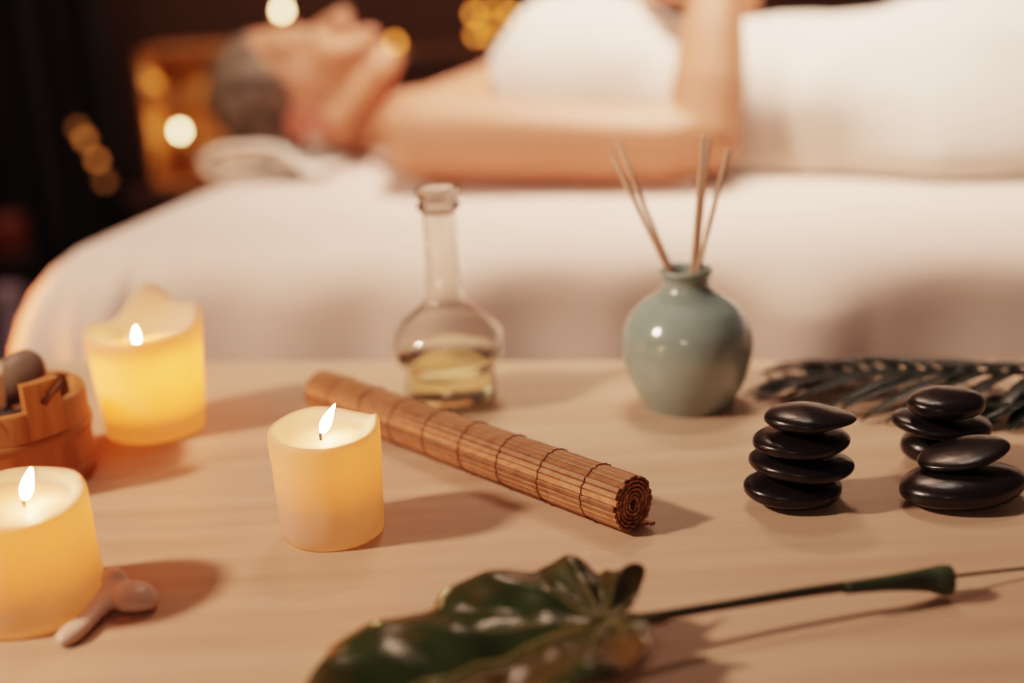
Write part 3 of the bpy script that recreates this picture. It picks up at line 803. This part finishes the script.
# low bench with two crates and tealights
c0, c1 = Q(146,120,YS), Q(224,120,YS); zb0 = Q(185,186,YS).z; zm = Q(180,96,YS).z; zt = Q(180,50,YS).z
bn = empty('low_bench', ((c0.x+c1.x)/2, YS+.11, 0), 'low dark bench carrying the glowing wooden crates', 'bench')
bm = NB(); box(bm, (c0.x-.06, YS-.02, zb0-.03), (c1.x+.03, YS+.24, zb0), bev=.003); obj('seat', bm, M['darkwood'], bn, smooth=False)
for x in (c0.x-.03, c1.x-.02):
    for y in (YS+.01, YS+.20):
        bm = NB(); box(bm, (x-.015,y-.015,.001), (x+.015,y+.015,zb0-.03)); obj('leg', bm, M['darkwood'], bn, smooth=False)
def crate(z0, z1, label):
    e = empty('wooden_crate', ((c0.x+c1.x)/2, YS+.10, z0), label, 'crate', 'crates glowing beside the curtain'); t = .008
    for nm_, lo, hi in (('side_board',(c0.x,YS,z0),(c0.x+t,YS+.2,z1)),('side_board',(c1.x-t,YS,z0),(c1.x,YS+.2,z1)),
                        ('bottom_board',(c0.x+t,YS,z0),(c1.x-t,YS+.2,z0+t)),('top_board',(c0.x+t,YS,z1-t),(c1.x-t,YS+.2,z1)),('back_board',(c0.x+t,YS+.19,z0+t),(c1.x-t,YS+.2,z1-t))):
        bm = NB(); box(bm, lo, hi); obj(nm_, bm, M['crate'], e, smooth=False)
crate(zb0+.0005, zm, 'lower open wooden crate glowing with candlelight, near the dark curtain')
crate(zm+.0005, zt, 'upper open wooden crate glowing with candlelight, stacked near the dark curtain')
def glow_lamp(p, e, r=.02, c=(1,.58,.22)):
    l = bpy.data.lights.new('tealight_glow', 'POINT'); l.energy = e; l.color = c; l.shadow_soft_size = r
    o = bpy.data.objects.new('tealight_glow', l); COL.objects.link(o); o.location = p
def tealight(px, py, y, floor_z, flame_r, m, label, lamp=0, cup='brass', group='small candles burning in the background'):
    p = Q(px, py, y); h_ = max(.012, p.z-floor_z-.014)
    e = empty('small_candle', (p.x, p.y, floor_z), label, 'candle', group)
    r = .017
    bm = NB(); lathe(bm, [(.001,.0005),(r*.95,.0005),(r,.002),(r,h_-.002),(r*.9,h_),(r*.8,h_-.004),(.001,h_-.004)], (p.x,p.y,floor_z), 28, True, True); obj('cup', bm, M[cup], e)
    bm = NB(); sphere(bm, p, flame_r, 3, (.85,.85,1.05)); obj('flame', bm, M[m], e)
    if lamp: glow_lamp(p+Vector((0,-.02,.012)), lamp)
tealight(155,84,YS+.06, zm+.009, .0085,'gl_amber','dim amber candle at the curtain side of the upper glowing crate', .10)
tealight(203,86,YS+.06, zm+.009, .0085,'gl_mid','candle in the upper glowing crate, half hidden by the woman\'s hair', .10)
tealight(180,131,YS+.05, zb0+.009, .0090,'gl_bright','bright candle burning in the lower glowing crate', .30)
# candles standing on the sideboard
tealight(282,10,YS+.10, sz, .0090,'gl_bright','brightest background candle, above the woman\'s eye', .25, 'amber')
tealight(395,43,YS+.10, sz, .0085,'gl_mid','amber background candle just beyond the woman\'s chin', .15, 'amber')
# string lights heaped on the sideboard
cl = [(474,14),(484,6),(499,5),(510,14),(499,24),(484,25),(476,35),(489,37)]
e = empty('string_lights', (Q(488,40,YS+.08).x, YS+.1, sz), 'heap of glowing amber string lights on the sideboard behind her chest', 'string lights')
pts = [Q(x, y, YS+.06+.05*random.random()) for x, y in cl]
bm = NB(); tube(bm, spline([Vector((pts[0].x-.03,YS+.1,sz+.003)), Vector((pts[0].x-.01,YS+.1,sz+.004))]+pts+[Vector((pts[-1].x,YS+.09,sz+.003))], 5), .0012, 6); obj('cable', bm, M['cable'], e)
for i, p in enumerate(pts):
    bm = NB(); sphere(bm, p, .0068, 3); obj('bulb', bm, M['gl_amber' if i % 3 else 'gl_mid'], e)
# string of dim lights on the curtain
cl = [(78,128,'gl_faint'),(85,139,'gl_dim'),(97,160,'gl_dim'),(105,181,'gl_faint')]
pts = [Q(x, y, 2.86) for x, y, m_ in cl]
e = empty('string_lights', (pts[1].x, 2.86, pts[1].z), 'short string of dim lights hanging against the dark curtain', 'string lights')
bm = NB(); tube(bm, spline([pts[0]+Vector((-.02,.03,1.2)), pts[0]+Vector((-.012,.0,.3))]+pts+[pts[-1]+Vector((.02,0,-.1))], 6), .0010, 6); obj('cable', bm, M['cable'], e)
for p, (x, y, m_) in zip(pts, cl):
    bm = NB(); sphere(bm, p, .0095, 3); obj('bulb', bm, M[m_], e)
# faint things low at the left
p = Q(12,318,2.3); 
vz = Q(12,300,2.3).z
bm = NB(); lathe(bm, smooth_prof([(r_, z_*(p.z+.05)/.2) for r_, z_ in ((.001,.001),(.035,.001),(.045,.05),(.04,.12),(.025,.17),(.03,.2),(.024,.2),(.02,.17),(.001,.16))],4), (p.x,p.y,0), 32, True, True)
tag(obj('floor_vase', bm, M['pale_ceramic']), 'dim pale floor vase in the darkness left of the bed', 'vase')
p = Q(8,234,2.7)
e = empty('ember_lantern', (p.x,2.7,0), 'faint reddish lantern low in the dark beside the curtain', 'lantern')
bm = NB(); lathe(bm, [(.001,.001),(.05,.001),(.05,.01),(.012,.02),(.012,p.z-.05),(.05,p.z-.045),(.05,p.z-.04),(.001,p.z-.04)], (p.x,p.y,0), 28, True, True); obj('stand', bm, M['darkwood'], e)
bm = NB(); lathe(bm, smooth_prof([(.001,p.z-.039),(.03,p.z-.039),(.042,p.z),(.036,p.z+.035),(.02,p.z+.045),(.001,p.z+.046)],4), (p.x,p.y,0), 28, True, True)
obj('shade', bm, mat('ember_shade',(90,34,14),.5,(70,26,10),emit=.03,emitc=(150,60,20)), e)

# ------------------------------------------------------------------ lights
def area(name, loc, target, size, energy, col, shape='DISK'):
    l = bpy.data.lights.new(name, 'AREA'); l.shape = shape; l.size = size; l.energy = energy; l.color = col
    o = bpy.data.objects.new(name, l); COL.objects.link(o); o.location = loc
    o.rotation_euler = (Vector(target)-Vector(loc)).to_track_quat('-Z','Y').to_euler(); return o
ctr = Vector((.08,.68,T))
area('key_lamp', ctr+Vector((-.80,-.17,.62))*1.5, ctr, .16, 22, (1,.72,.55))
area('second_lamp', ctr+Vector((-.22,-.87,.46))*1.7, ctr, .10, 1.2, (1,.74,.58))
bl = area('bed_lamp', BW(.55,.60,2.3), BW(.55,.52,ZB), .7, 8.5, (1,.80,.66)); bl.data.spread = R(50)
area('wall_fill', (.1,2.2,2.5), (.1,3.2,.9), .4, 32, (1,.62,.44))  # added fill with no fixture, brightens the brown back wall
fg = area('floor_glow', BW(-.45,.02,.42), BW(-.06,.08,.60), .1, 1.8, (1,.22,.05)); fg.data.spread = R(60)
w = bpy.data.worlds.new('world'); S.world = w; w.use_nodes = True
w.node_tree.nodes['Background'].inputs[0].default_value = (.70,.48,.46,1); w.node_tree.nodes['Background'].inputs[1].default_value = .09
S.view_settings.view_transform = 'Filmic'
S.view_settings.look = 'Medium High Contrast'
S.view_settings.exposure = .15
S.cycles.use_adaptive_sampling = False
S.cycles.use_denoising = True
S.cycles.sample_clamp_indirect = 4
